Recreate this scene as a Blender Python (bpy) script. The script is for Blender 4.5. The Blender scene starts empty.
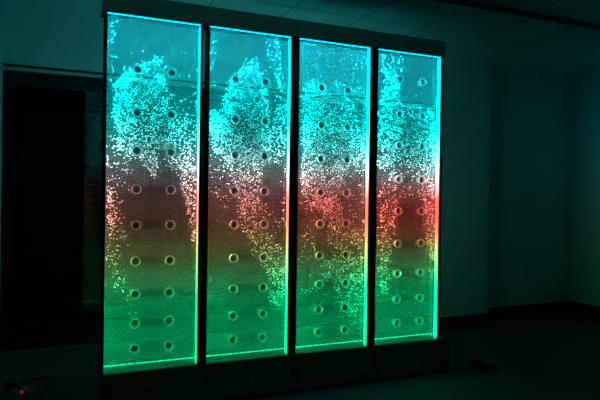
import bpy, bmesh, math, random
import numpy as np
from mathutils import Matrix, Vector

SC = bpy.context.scene
COL = SC.collection
rng = np.random.default_rng(11)
random.seed(4)

# ------------------------------------------------------------------ materials
def new_mat(name):
    m = bpy.data.materials.new(name); m.use_nodes = True
    nt = m.node_tree; nt.nodes.clear()
    out = nt.nodes.new('ShaderNodeOutputMaterial')
    return m, nt, out

def principled(name, col, rough=.5, metal=0., spec=.5, noise=0., nscale=6., bump=0., stretch=None):
    m, nt, out = new_mat(name)
    b = nt.nodes.new('ShaderNodeBsdfPrincipled')
    b.inputs['Base Color'].default_value = (*col, 1)
    b.inputs['Roughness'].default_value = rough
    b.inputs['Metallic'].default_value = metal
    b.inputs['Specular IOR Level'].default_value = spec
    if noise or bump:
        tc = nt.nodes.new('ShaderNodeTexCoord')
        src = tc.outputs['Object']
        if stretch:
            mp = nt.nodes.new('ShaderNodeMapping'); mp.inputs['Scale'].default_value = stretch
            nt.links.new(src, mp.inputs[0]); src = mp.outputs[0]
        n = nt.nodes.new('ShaderNodeTexNoise'); n.inputs['Scale'].default_value = nscale
        n.inputs['Detail'].default_value = 5
        nt.links.new(src, n.inputs['Vector'])
        if noise:
            r = nt.nodes.new('ShaderNodeValToRGB')
            r.color_ramp.elements[0].position = .3; r.color_ramp.elements[1].position = .7
            r.color_ramp.elements[0].color = (*[c*(1-noise) for c in col], 1)
            r.color_ramp.elements[1].color = (*[min(1, c*(1+noise)) for c in col], 1)
            nt.links.new(n.outputs['Fac'], r.inputs[0]); nt.links.new(r.outputs[0], b.inputs['Base Color'])
        if bump:
            bp = nt.nodes.new('ShaderNodeBump'); bp.inputs['Strength'].default_value = bump
            bp.inputs['Distance'].default_value = .004
            nt.links.new(n.outputs['Fac'], bp.inputs['Height']); nt.links.new(bp.outputs[0], b.inputs['Normal'])
    nt.links.new(b.outputs[0], out.inputs[0])
    return m

def tile_mat(name, col, line, size, off, width, rough, spec=.3):
    """square grid of joints computed from the object position (tiles / ceiling boards)"""
    m, nt, out = new_mat(name)
    b = nt.nodes.new('ShaderNodeBsdfPrincipled'); b.inputs['Roughness'].default_value = rough
    b.inputs['Specular IOR Level'].default_value = spec
    tc = nt.nodes.new('ShaderNodeTexCoord'); sp = nt.nodes.new('ShaderNodeSeparateXYZ')
    nt.links.new(tc.outputs['Object'], sp.inputs[0])
    ds = []
    for ax in (0, 1):
        a = nt.nodes.new('ShaderNodeMath'); a.operation = 'SUBTRACT'; a.inputs[1].default_value = off[ax] - size/2 + 60*size
        nt.links.new(sp.outputs[ax], a.inputs[0])
        a2 = nt.nodes.new('ShaderNodeMath'); a2.operation = 'ADD'; a2.inputs[1].default_value = 120*size
        nt.links.new(a.outputs[0], a2.inputs[0])
        md = nt.nodes.new('ShaderNodeMath'); md.operation = 'MODULO'; md.inputs[1].default_value = size
        nt.links.new(a2.outputs[0], md.inputs[0])
        s = nt.nodes.new('ShaderNodeMath'); s.operation = 'SUBTRACT'; s.inputs[1].default_value = size/2
        nt.links.new(md.outputs[0], s.inputs[0])
        ab = nt.nodes.new('ShaderNodeMath'); ab.operation = 'ABSOLUTE'; nt.links.new(s.outputs[0], ab.inputs[0])
        ds.append(ab)
    mn = nt.nodes.new('ShaderNodeMath'); mn.operation = 'MINIMUM'
    nt.links.new(ds[0].outputs[0], mn.inputs[0]); nt.links.new(ds[1].outputs[0], mn.inputs[1])
    lt = nt.nodes.new('ShaderNodeMath'); lt.operation = 'LESS_THAN'; lt.inputs[1].default_value = width/2
    nt.links.new(mn.outputs[0], lt.inputs[0])
    n = nt.nodes.new('ShaderNodeTexNoise'); n.inputs['Scale'].default_value = 3; n.inputs['Detail'].default_value = 6
    nt.links.new(tc.outputs['Object'], n.inputs['Vector'])
    r = nt.nodes.new('ShaderNodeValToRGB')
    r.color_ramp.elements[0].position = .3; r.color_ramp.elements[1].position = .7
    r.color_ramp.elements[0].color = (*[c*.88 for c in col], 1); r.color_ramp.elements[1].color = (*col, 1)
    nt.links.new(n.outputs['Fac'], r.inputs[0])
    mx = nt.nodes.new('ShaderNodeMix'); mx.data_type = 'RGBA'
    nt.links.new(lt.outputs[0], mx.inputs['Factor']); nt.links.new(r.outputs[0], mx.inputs['A'])
    mx.inputs['B'].default_value = (*line, 1)
    nt.links.new(mx.outputs['Result'], b.inputs['Base Color'])
    nt.links.new(b.outputs[0], out.inputs[0])
    return m

def clear_mat(name, tint=(1, 1, 1), gloss=.06, haze=0., haze_col=(1, 1, 1), rough=.02, graze=False, trap=False):
    """clear sheet: lets light straight through, with a weak mirror and a little surface haze"""
    m, nt, out = new_mat(name)
    t = nt.nodes.new('ShaderNodeBsdfTransparent'); t.inputs[0].default_value = (*tint, 1)
    g = nt.nodes.new('ShaderNodeBsdfGlossy'); g.inputs['Roughness'].default_value = rough
    last = t
    if haze:
        d = nt.nodes.new('ShaderNodeBsdfTranslucent'); d.inputs[0].default_value = (*haze_col, 1)
        d2 = nt.nodes.new('ShaderNodeBsdfDiffuse'); d2.inputs[0].default_value = (*haze_col, 1)
        mh = nt.nodes.new('ShaderNodeMixShader'); mh.inputs[0].default_value = .5
        nt.links.new(d.outputs[0], mh.inputs[1]); nt.links.new(d2.outputs[0], mh.inputs[2])
        m2 = nt.nodes.new('ShaderNodeMixShader'); m2.inputs[0].default_value = haze
        nt.links.new(t.outputs[0], m2.inputs[1]); nt.links.new(mh.outputs[0], m2.inputs[2]); last = m2
    mg = nt.nodes.new('ShaderNodeMixShader'); mg.inputs[0].default_value = gloss
    if graze:
        lw = nt.nodes.new('ShaderNodeFresnel'); lw.inputs[0].default_value = 1.5
        nt.links.new(lw.outputs[0], mg.inputs[0])
    if trap:                                            # light grazing the sheet stays inside the tank
        ge = nt.nodes.new('ShaderNodeNewGeometry'); dp = nt.nodes.new('ShaderNodeVectorMath'); dp.operation = 'DOT_PRODUCT'
        nt.links.new(ge.outputs['Normal'], dp.inputs[0]); nt.links.new(ge.outputs['Incoming'], dp.inputs[1])
        ab = nt.nodes.new('ShaderNodeMath'); ab.operation = 'ABSOLUTE'; nt.links.new(dp.outputs['Value'], ab.inputs[0])
        mr = nt.nodes.new('ShaderNodeMapRange'); mr.inputs['From Min'].default_value = .46; mr.inputs['From Max'].default_value = .30
        mr.inputs['To Min'].default_value = gloss; mr.inputs['To Max'].default_value = .75
        nt.links.new(ab.outputs[0], mr.inputs['Value']); nt.links.new(mr.outputs[0], mg.inputs[0])
    nt.links.new(last.outputs[0], mg.inputs[1]); nt.links.new(g.outputs[0], mg.inputs[2])
    nt.links.new(mg.outputs[0], out.inputs[0])
    return m

# colour of the LED strips along their height (they run cyan - red - green), z in metres
LED = [(.25, (.0, 1.0, .32), .8), (.66, (.0, 1.0, .29), .8), (.78, (.12, .95, .28), .85), (.90, (.45, .75, .20), .68), (1.02, (.85, .52, .18), .62),
       (1.14, (1.0, .28, .19), .68), (1.28, (1.0, .30, .26), .78), (1.38, (.95, .62, .60), .95), (1.48, (.55, .95, .92), 1.3),
       (1.60, (.10, 1.0, .94), 1.7), (1.76, (.0, 1.0, .93), 2.1), (2.0, (.0, .93, 1.0), 1.6), (2.33, (.0, .66, 1.0), .95)]
TONE = (1.3, .95, .62, .42)                             # how pale the red zone of each panel is

def toned(c, z, tone):
    w = max(0, min(1, (z-.85)/.2, (1.47-z)/.17)); t = 1+(tone-1)*w
    return (c[0], c[1]*t, c[2]*t)

def led_mat(name, strength, tone=1.0):
    m, nt, out = new_mat(name)
    tc = nt.nodes.new('ShaderNodeTexCoord'); sp = nt.nodes.new('ShaderNodeSeparateXYZ')
    nt.links.new(tc.outputs['Object'], sp.inputs[0])
    mr = nt.nodes.new('ShaderNodeMapRange'); mr.inputs['From Min'].default_value = .25; mr.inputs['From Max'].default_value = 2.33
    nt.links.new(sp.outputs[2], mr.inputs['Value'])
    r = nt.nodes.new('ShaderNodeValToRGB'); cr = r.color_ramp
    while len(cr.elements) < len(LED): cr.elements.new(.5)
    for e, (z, c, k) in zip(cr.elements, LED):
        e.position = (z - .25)/2.08
        kk = k; c = toned(c, z, tone)
        e.color = (c[0]*kk/5, c[1]*kk/5, c[2]*kk/5, 1)
    nt.links.new(mr.outputs[0], r.inputs[0])
    em = nt.nodes.new('ShaderNodeEmission'); em.inputs['Strength'].default_value = strength*5
    nt.links.new(r.outputs[0], em.inputs[0]); nt.links.new(em.outputs[0], out.inputs[0])
    return m

def emit(name, col, s):
    m, nt, out = new_mat(name)
    em = nt.nodes.new('ShaderNodeEmission'); em.inputs[0].default_value = (*col, 1); em.inputs[1].default_value = s
    nt.links.new(em.outputs[0], out.inputs[0]); return m

def volume_mat(name, dens):
    """scattering water: density by height is shaped to set how brightly the haze glows"""
    m, nt, out = new_mat(name)
    v = nt.nodes.new('ShaderNodeVolumeScatter'); v.inputs['Color'].default_value = (1, 1, 1, 1)
    tc = nt.nodes.new('ShaderNodeTexCoord'); sp = nt.nodes.new('ShaderNodeSeparateXYZ')
    nt.links.new(tc.outputs['Object'], sp.inputs[0])
    mr = nt.nodes.new('ShaderNodeMapRange'); mr.inputs['From Min'].default_value = .25; mr.inputs['From Max'].default_value = 2.33
    nt.links.new(sp.outputs[2], mr.inputs['Value'])
    r = nt.nodes.new('ShaderNodeValToRGB'); cr = r.color_ramp
    pts = [(0, .75), (.2, .58), (.33, .24), (.52, .2), (.62, .20), (.78, .16), (.88, .24), (1, .48)]  # haze density per height, shaped for the brightness of the glow
    while len(cr.elements) < len(pts): cr.elements.new(.5)
    for e, (z, k) in zip(cr.elements, pts): e.position = z; e.color = (k, k, k, 1)
    nt.links.new(mr.outputs[0], r.inputs[0])
    mu = nt.nodes.new('ShaderNodeMath'); mu.operation = 'MULTIPLY'; mu.inputs[1].default_value = dens
    nt.links.new(r.outputs[0], mu.inputs[0]); nt.links.new(mu.outputs[0], v.inputs['Density'])
    nt.links.new(v.outputs[0], out.inputs['Volume'])
    return m

def bubble_mat():
    m, nt, out = new_mat('bubble')
    d = nt.nodes.new('ShaderNodeBsdfDiffuse'); d.inputs[0].default_value = (.95, .95, .95, 1)
    t = nt.nodes.new('ShaderNodeBsdfTranslucent'); t.inputs[0].default_value = (.95, .95, .95, 1)
    a = nt.nodes.new('ShaderNodeMixShader'); a.inputs[0].default_value = .5
    nt.links.new(d.outputs[0], a.inputs[1]); nt.links.new(t.outputs[0], a.inputs[2])
    tr = nt.nodes.new('ShaderNodeBsdfTransparent')
    b = nt.nodes.new('ShaderNodeMixShader'); b.inputs[0].default_value = .42
    nt.links.new(a.outputs[0], b.inputs[1]); nt.links.new(tr.outputs[0], b.inputs[2])
    nt.links.new(b.outputs[0], out.inputs[0])
    return m

STRIP = 2.6
M = dict(
    floor=principled('dark_floor', (.10, .12, .115), .5, spec=.3, noise=.12, nscale=2.5),
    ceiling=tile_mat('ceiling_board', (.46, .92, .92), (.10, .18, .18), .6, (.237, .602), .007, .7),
    ceiling_low=None,
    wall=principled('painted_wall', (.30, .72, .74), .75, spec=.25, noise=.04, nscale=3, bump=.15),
    wall_dim=principled('painted_wall_grey', (.22, .48, .5), .75, spec=.25, noise=.04, nscale=3, bump=.15),
    skirting=principled('black_skirting', (.035, .036, .035), .45, spec=.3),
    plinth=principled('grey_sill_tile', (.10, .105, .10), .5, spec=.3, noise=.1),
    frame=principled('black_window_frame', (.008, .009, .009), .5, spec=.3),
    trim=principled('pale_trim', (.5, .6, .55), .45),
    blind=principled('dark_brown_blind', (.17, .15, .12), .6, spec=.2),
    sash=principled('dark_grey_sash', (.03, .032, .03), .5),
    black=principled('black_lacquer', (.012, .013, .013), .35, spec=.35),
    steel=principled('brushed_dark_steel', (.30, .32, .32), .34, metal=1., noise=.12, nscale=30, stretch=(1, 1, 30)),
    mirror=principled('polished_dark_steel', (.30, .34, .34), .035, metal=1.),
    chrome=principled('chrome', (.8, .8, .8), .18, metal=1.),
    rubber=principled('black_rubber', (.010, .010, .010), .55),
    plastic=principled('grey_white_plastic', (.42, .44, .43), .5),
    brass=principled('dull_brass', (.5, .36, .12), .35, metal=1.),
    pane=clear_mat('acrylic_pane', (.99, .99, .99), .03, haze=.03, trap=True),
    glass=clear_mat('dark_window_glass', (.55, .58, .58), .1, graze=True, rough=.015),
    ring=clear_mat('acrylic_tube', (.97, .97, .97), .03, haze=.02, rough=.2),
    collar=clear_mat('acrylic_collar', (.9, .9, .9), .1, haze=.9, rough=.2),
    hole_dark=principled('painted_hole_dark', (.05, .07, .07), .5),  # darkness of the open tube hole, put into a solid colour
    gasket=clear_mat('silicone_bead', (.7, .7, .7), .1, haze=.7, rough=.3),
    water=volume_mat('cloudy_water', 1.3),
    bubble=bubble_mat(),
)

# ------------------------------------------------------------------ mesh helpers
class MB:
    def __init__(s): s.bm = bmesh.new()
    def box(s, x0, x1, y0, y1, z0, z1, bevel=0., seg=2):
        r = bmesh.ops.create_cube(s.bm, size=1.)
        vs = r['verts']
        for v in vs:
            v.co = Vector(((x0+x1)/2 + v.co.x*(x1-x0), (y0+y1)/2 + v.co.y*(y1-y0), (z0+z1)/2 + v.co.z*(z1-z0)))
        if bevel:
            es = list({e for v in vs for e in v.link_edges})
            bmesh.ops.bevel(s.bm, geom=es, offset=bevel, segments=seg, profile=.5, affect='EDGES')
        return s
    def cyl(s, c, r, h, axis='Y', seg=24, r2=None, caps=True):
        rot = {'X': Matrix.Rotation(math.pi/2, 4, 'Y'), 'Y': Matrix.Rotation(math.pi/2, 4, 'X'), 'Z': Matrix.Identity(4)}[axis]
        bmesh.ops.create_cone(s.bm, cap_ends=caps, segments=seg, radius1=r, radius2=r if r2 is None else r2, depth=h,
                              matrix=Matrix.Translation(c) @ rot)
        return s
    def ring(s, c, ro, ri, h, seg=28, axis='Y'):
        """hollow tube along an axis"""
        loops = []
        for (r, o) in ((ro, -h/2), (ro, h/2), (ri, h/2), (ri, -h/2)):
            L = []
            for k in range(seg):
                a = 2*math.pi*k/seg; p, q = r*math.cos(a), r*math.sin(a)
                co = (c[0]+p, c[1]+o, c[2]+q) if axis == 'Y' else (c[0]+p, c[1]+q, c[2]+o)
                L.append(s.bm.verts.new(co))
            loops.append(L)
        for i in range(4):
            A, B = loops[i], loops[(i+1) % 4]
            for k in range(seg):
                s.bm.faces.new((A[k], A[(k+1) % seg], B[(k+1) % seg], B[k]))
        return s
    def tube(s, pts, r, seg=10):
        prev = None
        pts = [Vector(p) for p in pts]
        for i, p in enumerate(pts):
            d = (pts[min(i+1, len(pts)-1)] - pts[max(i-1, 0)]).normalized()
            u = d.cross(Vector((0, 0, 1)))
            if u.length < 1e-4: u = Vector((1, 0, 0))
            u.normalize(); w = d.cross(u).normalized()
            L = [s.bm.verts.new(p + r*(math.cos(2*math.pi*k/seg)*u + math.sin(2*math.pi*k/seg)*w)) for k in range(seg)]
            if prev:
                for k in range(seg): s.bm.faces.new((prev[k], prev[(k+1) % seg], L[(k+1) % seg], L[k]))
            else: s.bm.faces.new(L[::-1])
            prev = L
        s.bm.faces.new(prev)
        return s
    def build(s, name, mat, parent=None, smooth=False, shift=None):
        bmesh.ops.recalc_face_normals(s.bm, faces=s.bm.faces[:])
        if shift: bmesh.ops.translate(s.bm, verts=s.bm.verts[:], vec=shift)
        me = bpy.data.meshes.new(name); s.bm.to_mesh(me); s.bm.free()
        o = bpy.data.objects.new(name, me); COL.objects.link(o)
        if mat: me.materials.append(mat)
        if smooth:
            for p in me.polygons: p.use_smooth = True
        if parent: o.parent = parent
        return o

def struct(o): o['kind'] = 'structure'; return o
def tag(o, label, cat, group=None):
    o['label'] = label; o['category'] = cat
    if group: o['group'] = group
    return o
def empty(name, loc):
    o = bpy.data.objects.new(name, None); COL.objects.link(o); o.location = loc; o.empty_display_size = .1
    return o
def smooth_curve(pts, n=8):
    P = [Vector(p) for p in pts]; P = [2*P[0]-P[1]] + P + [2*P[-1]-P[-2]]
    out = []
    for i in range(1, len(P)-2):
        for k in range(n):
            t = k/n
            out.append(.5*((2*P[i]) + (-P[i-1]+P[i+1])*t + (2*P[i-1]-5*P[i]+4*P[i+1]-P[i+2])*t*t + (-P[i-1]+3*P[i]-3*P[i+1]+P[i+2])*t**3))
    out.append(P[-2]); return out

# ------------------------------------------------------------------ the room
XL, XR, YF, YB, YR = -2.6, 5.21, -5.2, 1.06, 1.29     # left wall, right wall, front wall, back wall face, recess face
HC, HF = 2.736, 2.787                                  # ceiling behind / in front of the drop
struct(MB().box(XL-.2, XR+.2, YF-.2, 1.6, -.1, 0).build('floor', M['floor']))
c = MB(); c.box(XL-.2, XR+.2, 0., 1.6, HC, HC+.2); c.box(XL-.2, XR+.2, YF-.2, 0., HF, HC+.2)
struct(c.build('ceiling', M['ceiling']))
WX0, WX1, WZ0, WZ1 = -.575, 3.15, .165, 2.165
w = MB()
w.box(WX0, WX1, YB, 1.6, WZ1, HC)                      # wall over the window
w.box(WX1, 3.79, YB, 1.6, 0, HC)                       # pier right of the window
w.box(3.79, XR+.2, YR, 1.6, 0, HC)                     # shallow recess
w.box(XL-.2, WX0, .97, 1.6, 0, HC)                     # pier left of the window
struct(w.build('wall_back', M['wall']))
struct(MB().box(WX0, WX1, YB, 1.6, 0, WZ0-.02).build('wall_sill', M['plinth']))
struct(MB().box(XR, XR+.2, YF-.2, YR, 0, HF).build('wall_right', M['wall']))
struct(MB().box(XL-.2, XL, YF-.2, .97, 0, HF).build('wall_left', M['wall']))
struct(MB().box(XL, XR, YF-.2, YF, 0, HF).build('wall_front', M['wall_dim']))
b = MB(); b.box(WX1+.0, 3.79, YB-.014, YB, 0, .14, .003); b.box(3.79, XR, YR-.014, YR, 0, .14, .003)
struct(b.build('baseboard_back', M['skirting']))
struct(MB().box(XR-.014, XR, YF, YR-.014, 0, .14, .003).build('baseboard_right', M['skirting']))
struct(MB().box(XL, XL+.014, YF, .97, 0, .14, .003).build('baseboard_left', M['skirting']))
t = MB(); t.box(WX0, WX1, YB-.012, YB+.02, WZ1-.016, WZ1+.006, .003)
struct(t.build('trim_1', M['trim']))
t = MB(); t.box(WX0, WX1, YB-.006, YB+.0, WZ1+.012, WZ1+.026)
struct(t.build('trim_2', M['frame']))
struct(MB().box(WX0, WX1, YB-.012, YB+.09, WZ0-.02, WZ0, .003).build('trim_3', M['plinth']))
# the long dark window
win = empty('window_1', (0, 0, 0)); win['kind'] = 'structure'
f = MB()
f.box(WX0, WX1, YB+.03, YB+.09, 2.05, WZ1-.022); f.box(WX0, WX1, YB+.03, YB+.09, WZ0, WZ0+.16)
f.box(WX0, WX0+.05, YB+.03, YB+.09, WZ0+.16, 2.05); f.box(WX1-.05, WX1, YB+.03, YB+.09, WZ0+.16, 2.05)
for x in (.66, 1.9): f.box(x-.03, x+.03, YB+.03, YB+.09, WZ0+.16, 2.05)
f.build('window_frame', M['frame'], win)
MB().box(WX0+.05, WX1-.05, YB+.055, YB+.063, WZ0+.16, 2.05).build('window_pane', M['glass'], win)
s = MB()
for a, b_ in ((-.47, .62), (.70, 1.86), (1.94, 3.05)):
    s.box(a, b_, YB+.10, YB+.125, 1.925, 1.945); s.box(a, b_, YB+.10, YB+.125, WZ0+.17, WZ0+.19)
    s.box(a, a+.02, YB+.10, YB+.125, WZ0+.19, 1.925); s.box(b_-.02, b_, YB+.10, YB+.125, WZ0+.19, 1.925)
s.build('window_sash', M['sash'], win)
bl = MB()
for i in range(46):
    z = .34 + i*.034
    bl.box(-.45, 3.04, YB+.135, YB+.141, z, z+.031, .0015, 1)
bl.build('blind', M['blind'], win)
struct(win)

# ------------------------------------------------------------------ bubble walls
U = .6; G = .029; ZB, ZT, ZH = .25, 2.329, 2.444
Y0, Y1 = .004, .062                                     # tank front and rear
RZ = [.377, .528, .698, .892, 1.105, 1.317, 1.542, 1.768, 2.02]
RZ4 = [.39, .56, .745, .96, 1.192, 1.42, 1.662, 1.883, 2.135]
RR, RI = .0285, .0205
ICO = bmesh.new(); bmesh.ops.create_icosphere(ICO, subdivisions=1, radius=1.)
IV = np.array([v.co[:] for v in ICO.verts]); IF = np.array([[v.index for v in f_.verts] for f_ in ICO.faces]); ICO.free()

def water_body(xs, zs):
    """water between the panes, pierced by the hollow spacer tubes"""
    cu = bpy.data.curves.new('water', 'CURVE'); cu.dimensions = '2D'; cu.fill_mode = 'BOTH'
    def spl(pts):
        sp = cu.splines.new('POLY'); sp.points.add(len(pts)-1)
        for q, (x, y) in zip(sp.points, pts): q.co = (x, y, 0, 1)
        sp.use_cyclic_u = True
    spl([(G+.002, ZB+.002), (U-G-.002, ZB+.002), (U-G-.002, ZT-.004), (G+.002, ZT-.004)])
    for z in zs:
        for x in xs:
            spl([(x+RI*math.cos(a*math.pi/12), z+RI*math.sin(a*math.pi/12)) for a in range(24)])
    cu.extrude = (Y1-Y0)/2-.007
    o = bpy.data.objects.new('tmp', cu); COL.objects.link(o)
    bpy.context.view_layer.update()
    me = bpy.data.meshes.new_from_object(o.evaluated_get(bpy.context.evaluated_depsgraph_get()))
    bpy.data.objects.remove(o); bpy.data.curves.remove(cu)
    me.transform(Matrix.Translation((0, (Y0+Y1)/2, 0)) @ Matrix.Rotation(math.pi/2, 4, 'X'))
    b = bmesh.new(); b.from_mesh(me); bmesh.ops.remove_doubles(b, verts=b.verts[:], dist=1e-5)
    bmesh.ops.recalc_face_normals(b, faces=b.faces[:]); b.to_mesh(me); b.free()
    me.name = 'water'; me.materials.clear(); me.materials.append(M['water'])
    return me

def inside(pts, poly):
    x, y = pts[:, 0], pts[:, 1]; r = np.zeros(len(pts), bool); n = len(poly)
    for i in range(n):
        x1, y1 = poly[i]; x2, y2 = poly[(i+1) % n]
        if y1 == y2: continue
        c_ = ((y1 > y) != (y2 > y)) & (x < (x2-x1)*(y-y1)/(y2-y1)+x1)
        r ^= c_
    return r

def bubbles(unit, xs, zs):
    P, R = [], []
    centres = np.array([(x, z) for x in xs for z in zs])
    for n, size, poly in CLOUDS[unit]:
        n = int(n*.85)
        pa = np.array(poly); lo, hi = pa.min(0), pa.max(0)
        got = 0
        # bubbles gather in small clumps
        cl = lo + rng.random((max(4, n//7), 2))*(hi-lo)
        while got < n:
            q = np.vstack([lo + rng.random((n, 2))*(hi-lo),
                           cl[rng.integers(0, len(cl), n//2+1)] + rng.normal(0, .007, (n//2+1, 2))])
            q = q[inside(q, poly)]
            rng.shuffle(q); q = q[:n-got]; got += len(q)
            q = q + rng.normal(0, .009, q.shape)
            P.append(q); R.append(np.full(len(q), .0033*size)*np.exp(rng.normal(0, .28, len(q))))
    P = np.vstack(P); R = np.concatenate(R)
    R = np.minimum(R, .0065)
    ok = (P[:, 0] > G+.008) & (P[:, 0] < U-G-.008) & (P[:, 1] > ZB+.05) & (P[:, 1] < ZT-.012)
    d = np.sqrt(((P[:, None, :]-centres[None])**2).sum(2)).min(1)
    ok &= d > RR+.004
    P, R = P[ok], R[ok]; n = len(P)
    Y = Y0+.016 + rng.random(n)*(Y1-Y0-.032)
    C_ = np.stack([P[:, 0], Y, P[:, 1]], 1)
    V = (C_[:, None, :] + R[:, None, None]*IV[None]*np.array([1, 1, .85])).reshape(-1, 3)
    F = (IF[None] + (np.arange(n)*len(IV))[:, None, None]).reshape(-1, 3)
    me = bpy.data.meshes.new('bubbles')
    me.vertices.add(len(V)); me.vertices.foreach_set('co', V.ravel())
    me.loops.add(F.size); me.loops.foreach_set('vertex_index', F.ravel().astype(np.int32))
    me.polygons.add(len(F)); me.polygons.foreach_set('loop_start', (np.arange(len(F))*3).astype(np.int32))
    me.polygons.foreach_set('use_smooth', np.ones(len(F), bool))
    me.update(calc_edges=True)
    me.materials.append(M['bubble'])
    o = bpy.data.objects.new('bubbles', me); COL.objects.link(o)
    return o

def led_at(z):
    for (z0, c0, k0), (z1, c1, k1) in zip(LED, LED[1:]):
        if z <= z1:
            t = (z-z0)/(z1-z0); return [(c0[i]*(1-t)+c1[i]*t)*(k0*(1-t)+k1*t) for i in range(3)]
    return [c*LED[-1][2] for c in LED[-1][1]]

def led_lamps(post, x, sgn, power, red, tone):
    n = 26; power *= 16/26; h = (ZT-ZB-.02)/n
    for i in range(n):
        z = ZB+.01 + (i+.5)*h; c = toned(led_at(z), z, tone); k = max(c)
        L = bpy.data.lights.new('led_lamp', 'AREA'); L.shape = 'RECTANGLE'; L.size = h; L.size_y = .034
        L.color = [v/k for v in c]; L.energy = power*k*(red if 1. < z < 1.42 else 1)
        L.spread = math.radians(SPREAD)
        o = bpy.data.objects.new('led_lamp', L); COL.objects.link(o); o.parent = post
        # the lamp shines along -Z local; size runs along local X -> world Z
        ax = Vector((1 if sgn == 0 else -1, 0, 0))
        o.matrix_local = Matrix.Translation((x, .033, z)) @ Matrix(((0, 0, -ax.x, 0), (0, 1, 0, 0), (1, 0, 0, 0), (0, 0, 0, 1)))
        if Matrix(((0, 0, -ax.x), (0, 1, 0), (1, 0, 0))).determinant() < 0:
            o.matrix_local = Matrix.Translation((x, .033, z)) @ Matrix(((0, 0, -ax.x, 0), (0, -1, 0, 0), (1, 0, 0, 0), (0, 0, 0, 1)))
def top_lamps(hd):
    for i in range(5):
        L = bpy.data.lights.new('led_lamp', 'AREA'); L.shape = 'RECTANGLE'; L.size = .1; L.size_y = .030
        L.color = (.02, .92, 1.); L.energy = TOPW; L.spread = math.radians(24)
        o = bpy.data.objects.new('led_lamp', L); COL.objects.link(o); o.parent = hd
        o.location = (G+.054+i*.1085, .033, ZT-.006)
SPREAD = 34
TOPW = .3
PW = .42
LED_M = [led_mat('led_strip_%d' % i, STRIP*(.92, 1., 1.1, 1.1)[i], TONE[i]) for i in range(4)]
TOP_M = emit('led_top', (.0, .62, .95), 3.5)
BOT_M = emit('led_bottom', (.0, 1., .34), 1.6)

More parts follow.
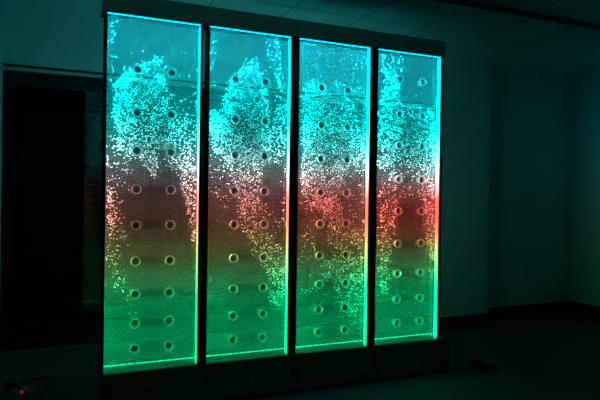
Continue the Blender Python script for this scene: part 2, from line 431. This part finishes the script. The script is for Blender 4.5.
CLOUDS = {
 0: [
  (950, 1, [(0.068, 1.916), (0.118, 1.979), (0.18, 2.044), (0.266, 2.077), (0.319, 2.113), (0.361, 2.063), (0.362, 1.979), (0.387, 1.878), (0.37, 1.798), (0.342, 1.676), (0.099, 1.661), (0.07, 1.741)]),
  (850, 1, [(0.068, 1.916), (0.118, 1.979), (0.18, 2.044), (0.266, 2.077), (0.319, 2.113), (0.361, 2.063), (0.362, 1.979), (0.387, 1.878), (0.37, 1.798), (0.342, 1.676), (0.099, 1.661), (0.07, 1.741)]),
  (520, 1, [(0.088, 1.661), (0.353, 1.676), (0.343, 1.555), (0.296, 1.505), (0.226, 1.514), (0.101, 1.533)]),
  (150, 1, [(0.215, 1.526), (0.331, 1.531), (0.333, 1.386), (0.286, 1.397)]),
  (120, 1, [(0.033, 1.657), (0.11, 1.662), (0.227, 1.491), (0.171, 1.311), (0.036, 1.367)]),
  (100, 1, [(0.34, 1.784), (0.461, 1.793), (0.487, 1.672), (0.342, 1.664)]),
  (450, 1, [(0.365, 1.689), (0.474, 1.684), (0.537, 1.564), (0.57, 1.43), (0.465, 1.402), (0.38, 1.466), (0.36, 1.617)]),
  (90, 1, [(0.461, 1.744), (0.585, 1.752), (0.581, 1.535), (0.5, 1.563)]),
  (420, 1, [(0.452, 1.469), (0.576, 1.473), (0.575, 1.04), (0.531, 1.059), (0.492, 1.256)]),
  (40, 1, [(0.519, 1.071), (0.575, 1.071), (0.576, 0.947), (0.545, 0.947)]),
  (150, 1, [(0.035, 1.396), (0.091, 1.38), (0.127, 1.193), (0.151, 1.046), (0.108, 0.888), (0.041, 0.89)]),
  (110, 1, [(0.036, 1.338), (0.081, 1.31), (0.094, 1.105), (0.045, 1.076)]),
  (60, 1, [(0.041, 0.931), (0.13, 0.928), (0.179, 0.661), (0.054, 0.756)]),
  (10, 1, [(0.155, 0.691), (0.195, 0.689), (0.204, 0.481), (0.169, 0.484)]),
  (45, 1, [(0.031, 2.295), (0.081, 2.29), (0.074, 1.922), (0.035, 1.919)]),
  (50, 1, [(0.541, 2.254), (0.579, 2.259), (0.586, 1.69), (0.536, 1.687)]),
  (70, 1, [(0.133, 2.162), (0.487, 2.174), (0.522, 1.809), (0.109, 1.779)]),
  (60, 1, [(0.369, 1.889), (0.552, 1.886), (0.567, 1.72), (0.389, 1.709)]),
 ],
 1: [
  (1900, 0.9, [(0.124, 1.887), (0.174, 2.03), (0.272, 2.116), (0.339, 2.168), (0.388, 2.09), (0.424, 1.976), (0.439, 1.86), (0.434, 1.717), (0.152, 1.7), (0.118, 1.792)]),
  (420, 0.9, [(0.048, 1.806), (0.099, 1.81), (0.164, 1.751), (0.178, 1.689), (0.043, 1.681)]),
  (90, 1, [(0.399, 2.285), (0.496, 2.297), (0.528, 2.051), (0.458, 2.018), (0.414, 2.17)]),
  (70, 1, [(0.465, 2.045), (0.542, 2.052), (0.566, 1.857), (0.488, 1.851)]),
  (260, 0.9, [(0.488, 1.864), (0.573, 1.884), (0.57, 1.593), (0.464, 1.588), (0.435, 1.684)]),
  (1500, 0.85, [(0.043, 1.694), (0.448, 1.718), (0.45, 1.587), (0.396, 1.52), (0.155, 1.511), (0.063, 1.57)]),
  (120, 0.9, [(0.044, 1.569), (0.155, 1.511), (0.223, 1.323), (0.172, 1.163), (0.047, 1.32)]),
  (500, 0.85, [(0.141, 1.523), (0.409, 1.547), (0.384, 1.39), (0.196, 1.386)]),
  (110, 0.9, [(0.395, 1.585), (0.556, 1.592), (0.522, 1.492), (0.396, 1.488)]),
  (480, 0.85, [(0.202, 1.398), (0.384, 1.403), (0.359, 1.228), (0.237, 1.227)]),
  (260, 0.85, [(0.224, 1.246), (0.345, 1.247), (0.375, 1.053), (0.26, 1.055)]),
  (90, 0.9, [(0.344, 1.26), (0.525, 1.229), (0.514, 0.999), (0.375, 1.034)]),
  (60, 0.9, [(0.529, 1.492), (0.578, 1.494), (0.586, 0.998), (0.536, 0.999)]),
  (330, 0.85, [(0.273, 1.067), (0.402, 1.066), (0.573, 0.899), (0.574, 0.786), (0.433, 0.792), (0.336, 0.905)]),
  (330, 0.85, [(0.433, 0.818), (0.581, 0.812), (0.577, 0.614), (0.521, 0.545), (0.45, 0.608)]),
  (50, 1, [(0.035, 2.315), (0.067, 2.32), (0.071, 1.945), (0.039, 1.943)]),
  (50, 1, [(0.238, 2.215), (0.476, 2.275), (0.445, 1.978), (0.206, 2.084)]),
 ],
 2: [
  (900, 0.55, [(0.06, 2.33), (0.599, 2.333), (0.604, 2.045), (0.065, 1.997)]),
  (1800, 0.8, [(0.072, 1.998), (0.101, 2.061), (0.175, 2.074), (0.235, 2.026), (0.311, 2.074), (0.388, 2.067), (0.437, 1.975), (0.486, 1.839), (0.504, 1.743), (0.069, 1.718)]),
  (260, 0.7, [(0.436, 2.044), (0.604, 2.059), (0.6, 1.748), (0.488, 1.742)]),
  (2000, 0.7, [(0.062, 1.73), (0.6, 1.762), (0.594, 1.621), (0.491, 1.533), (0.398, 1.46), (0.08, 1.498)]),
  (160, 0.75, [(0.459, 1.58), (0.594, 1.621), (0.589, 1.445), (0.476, 1.477)]),
  (1500, 0.7, [(0.065, 1.517), (0.413, 1.489), (0.368, 1.336), (0.294, 1.163), (0.128, 1.231), (0.068, 1.33)]),
  (60, 0.8, [(0.366, 1.459), (0.588, 1.466), (0.583, 1.325), (0.384, 1.322)]),
  (350, 0.75, [(0.187, 1.265), (0.353, 1.294), (0.403, 1.115), (0.342, 1.046), (0.234, 1.089)]),
  (120, 0.8, [(0.053, 1.33), (0.187, 1.265), (0.223, 0.858), (0.06, 0.863)]),
  (170, 0.8, [(0.407, 1.322), (0.59, 1.339), (0.579, 1.022), (0.451, 1.024)]),
  (420, 0.8, [(0.249, 1.088), (0.45, 1.115), (0.587, 1.022), (0.582, 0.832), (0.299, 0.842)]),
  (380, 0.8, [(0.222, 0.871), (0.582, 0.86), (0.568, 0.692), (0.24, 0.721)]),
  (480, 0.8, [(0.308, 0.745), (0.575, 0.748), (0.563, 0.523), (0.46, 0.46), (0.342, 0.524)]),
  (60, 0.8, [(0.06, 0.863), (0.238, 0.844), (0.304, 0.499), (0.078, 0.595)]),
  (60, 0.8, [(0.303, 0.581), (0.571, 0.537), (0.557, 0.355), (0.306, 0.361)]),
 ],
 3: [
  (110, 1.1, [(0.073, 2.334), (0.275, 2.343), (0.26, 2.183), (0.076, 2.164)]),
  (220, 1, [(0.093, 2.138), (0.125, 2.191), (0.218, 2.178), (0.245, 2.051), (0.086, 2.023)]),
  (850, 1, [(0.069, 2.036), (0.22, 2.063), (0.246, 1.994), (0.283, 1.866), (0.25, 1.777), (0.235, 1.654), (0.067, 1.646)]),
  (620, 0.95, [(0.282, 1.91), (0.316, 1.963), (0.403, 1.977), (0.43, 1.913), (0.509, 1.97), (0.529, 1.883), (0.497, 1.666), (0.252, 1.655)]),
  (230, 0.95, [(0.503, 1.829), (0.583, 1.879), (0.605, 1.671), (0.497, 1.666)]),
  (900, 0.9, [(0.067, 1.66), (0.605, 1.686), (0.608, 1.537), (0.5, 1.481), (0.254, 1.525), (0.07, 1.483)]),
  (100, 0.9, [(0.237, 1.546), (0.41, 1.552), (0.415, 1.237), (0.294, 1.2), (0.257, 1.344)]),
  (260, 0.95, [(0.078, 1.497), (0.22, 1.502), (0.257, 1.344), (0.243, 1.163), (0.159, 1.092), (0.067, 1.163)]),
  (250, 0.95, [(0.067, 1.163), (0.226, 1.163), (0.195, 0.983), (0.148, 0.769), (0.065, 0.773)]),
  (90, 0.95, [(0.065, 0.787), (0.181, 0.782), (0.167, 0.625), (0.077, 0.559)]),
  (480, 0.9, [(0.384, 1.507), (0.608, 1.537), (0.604, 1.238), (0.487, 1.2), (0.405, 1.31)]),
  (420, 0.9, [(0.442, 1.237), (0.603, 1.253), (0.601, 0.864), (0.492, 0.867)]),
  (60, 0.9, [(0.492, 0.889), (0.601, 0.886), (0.595, 0.662), (0.523, 0.681)]),
  (60, 0.9, [(0.531, 2.313), (0.603, 2.321), (0.602, 1.873), (0.547, 1.869)]),
  (60, 0.9, [(0.245, 2.066), (0.553, 2.055), (0.528, 1.927), (0.265, 1.908)]),
  (20, 0.9, [(0.184, 0.624), (0.533, 0.606), (0.537, 0.382), (0.187, 0.408)]),
 ],
}

LABELS = ['bubble panel at the left end, bubbles in one bushy plume with streams down both edges', 'water bubble panel second from left, its pointed plume tapering into one narrow winding stream', 'water bubble panel second from right, fine bubbles over its top and the widest plume', 'water bubble panel at the right end, its bubbles split into two columns']
for k in range(4):
    root = empty('bubble_panel', (k*U, 0, 0))
    tag(root, LABELS[k], 'water feature', 'bubble wall panels standing in a row')
    xs = (.203, .403) if k < 3 else (.222, .420)
    zs = RZ if k < 3 else RZ4
    # base cabinet
    c = MB().box(.0015, U-.0015, -.004, .26, .012, ZB, .002)
    base = c.build('base_cabinet', M['steel'], root)
    MB().box(.02, U-.02, .006, .24, 0, .012).build('plinth', M['rubber'], base)
    door = MB().box(.085, U-.02, -.008, -.004, .03, ZB-.022, .0015).build('door_panel', M['steel'], root)
    lx = {0: .302, 1: .312, 2: .30, 3: .46}[k]; lz = .128 if k < 3 else .095
    lk = MB().cyl((lx-.012, -.011, lz), .012, .006, 'Y', 20).build('lock', M['black'], door)
    MB().box(lx+.006, lx+.012, -.013, -.008, lz-.014, lz+.012, .001).build('lock_tab', M['brass' if k > 1 else 'chrome'], door)
    MB().ring((.555, -.010, .052), .017, .010, .006).build('cable_grommet', M['rubber'], door)
    v = MB()
    for i in range(4): v.box(.016+i*.016, .022+i*.016, -.0065, -.004, .05, ZB-.04, .001)
    v.build('vent_rib', M['black'], base)
    if k == 3:
        MB().box(U+.001, U+.088, -.004, .26, .0, ZB-.004, .002).build('pump_box', M['steel'], root)
    # posts with the LED strips on their inner faces
    for sgn in (0, 1):
        x0, x1 = (.013, G) if sgn == 0 else (U-G+.002, U-.013)
        post = MB().box(x0, x1, -.003, .070, ZB, ZT, .0015).build('side_post', M['black'], root)
        xa, xb = (x1+.0002, x1+.001) if sgn == 0 else (x0-.002, x0-.0002)
        st = MB()
        st.box(xa, xb, .016, .050, ZB+.004, ZT-.006)
        st.build('light_strip', LED_M[k], post)
        led_lamps(post, xb+.0005 if sgn == 0 else xa-.0005, sgn, PW, (.75, 1.1, 1.4, 1.7)[k], TONE[k])
    # panes
    MB().box(G, U-G+.002, Y0-.003, Y0+.003, ZB, ZT).build('front_pane', M['pane'], root)
    MB().box(G, U-G+.002, Y1-.003, Y1+.003, ZB, ZT).build('rear_pane', M['pane'], root)
    # water
    wo = bpy.data.objects.new('water', water_body(xs, zs)); COL.objects.link(wo); wo.parent = root
    # spacer tubes
    for z in zs:
        for x in xs:
            sp_ = MB().ring((x, (Y0+Y1)/2, z), RR, RI, Y1-Y0-.008).build('spacer_tube', M['ring'], root)
            MB().ring((x, Y0+.007, z), RR+.0015, RI+.003, .006).build('collar', M['collar'], sp_)
            MB().cyl((x, Y0+.020, z), RI-.003, .003, 'Y', 20).build('hole_dark_disc', M['hole_dark'], sp_)  # dark disc painted in for the unlit, see-through hole of the tube
    # bubbles
    bo = bubbles(k, xs, zs); bo.parent = root; bo['kind'] = 'stuff'
    # air bar at the foot of the water, lit green from below
    ab = MB().box(G+.004, U-G-.004, .024, .034, ZB+.034, ZB+.040, .001).build('air_bar', M['gasket'], root)
    n = 12
    lb = MB()
    for i in range(n):
        a = G+.006 + i*(U-2*G-.012)/n
        lb.box(a, a+(U-2*G-.012)/n-.012, .020, .024, ZB+.036, ZB+.041)
    lb.build('bottom_light', BOT_M, ab)
    # header
    hd = MB().box(.001, U-.001, -.006, .125, ZT, ZH, .0012).build('header', M['mirror'], root)
    MB().box(G, U-G, .014, .019, ZT-.004, ZT-.0005).build('top_light', TOP_M, hd)
    top_lamps(hd)

# ------------------------------------------------------------------ things on the floor
ps = empty('power_strip', (-.40, .62, 0)); ps.rotation_euler = (0, 0, .12)
tag(ps, 'short pale power strip with a small red light, on the floor at far left', 'power strip')
MB().box(-.065, .065, -.025, .025, 0, .032, .006).build('body', M['plastic'], ps)
for x in (-.035, 0.035): MB().cyl((x+.005, 0, .033), .016, .003, 'Z', 20).build('socket', M['rubber'], ps)
MB().box(-.022, -.010, -.029, -.024, .010, .024, .001).build('indicator_light', emit('red_lamp', (1., .06, .03), .35), ps)
ad = MB().box(-.030, .030, -.028, .028, 0, .055, .006); 
a = ad.build('power_adapter', M['rubber']); a.location = (-.485, .73, 0)
tag(a, 'small black power adapter on the floor behind the pale power strip', 'power adapter')
cd = MB().tube(smooth_curve([(-.45, .74, .012), (-.40, .86, .008), (-.27, .88, .008), (-.22, .80, .008), (-.25, .68, .008), (-.30, .50, .008), (-.22, .30, .008), (-.04, .22, .008)]), .007)
cd = cd.build('power_cable', M['rubber'], smooth=True)
tag(cd, 'black cable looping over the floor beside the pale power strip', 'cable')
cd = MB().tube(smooth_curve([(2.695, .05, .03), (2.73, .03, .045), (2.78, .0, .035), (2.80, -.06, .012), (2.74, -.11, .011), (2.68, -.07, .012), (2.72, -.01, .012), (2.84, -.03, .012), (2.86, -.09, .012), (2.80, -.14, .010)]), .009)
cd = cd.build('power_cable', M['rubber'], smooth=True)
tag(cd, 'black cable tangled on the floor at the right end of the row of panels', 'cable')

# ------------------------------------------------------------------ camera
f, F, R, Uv, C0 = 571.7722, (.40160764, .91580174, -.00429969), (.91575358, -.40152471, .01316418), (-.01032935, .00922429, .9999041), (-.26511, -3.44711, 1.28)
cam = bpy.data.cameras.new('camera'); co = bpy.data.objects.new('camera', cam); COL.objects.link(co)
cam.sensor_width = 36; cam.sensor_fit = 'HORIZONTAL'; cam.lens = f/600*36; cam.clip_start = .05
co.matrix_world = Matrix(((R[0], Uv[0], -F[0], C0[0]), (R[1], Uv[1], -F[1], C0[1]), (R[2], Uv[2], -F[2], C0[2]), (0, 0, 0, 1)))
SC.camera = co

w = bpy.data.worlds.new('night'); w.use_nodes = True
w.node_tree.nodes['Background'].inputs[0].default_value = (0, .001, .0012, 1)
w.node_tree.nodes['Background'].inputs[1].default_value = .3
SC.world = w
vs = SC.view_settings; vs.view_transform = 'Standard'; vs.look = 'None'; vs.gamma = 1; vs.exposure = 0; vs.use_curve_mapping = False
cy = SC.cycles
cy.use_adaptive_sampling = False; cy.use_denoising = True; cy.denoiser = 'OPENIMAGEDENOISE'; cy.denoising_prefilter = 'NONE'
cy.max_bounces = 12; cy.diffuse_bounces = 7; cy.transparent_max_bounces = 24; cy.volume_bounces = 1
cy.sample_clamp_indirect = 4; cy.caustics_reflective = False; cy.caustics_refractive = False
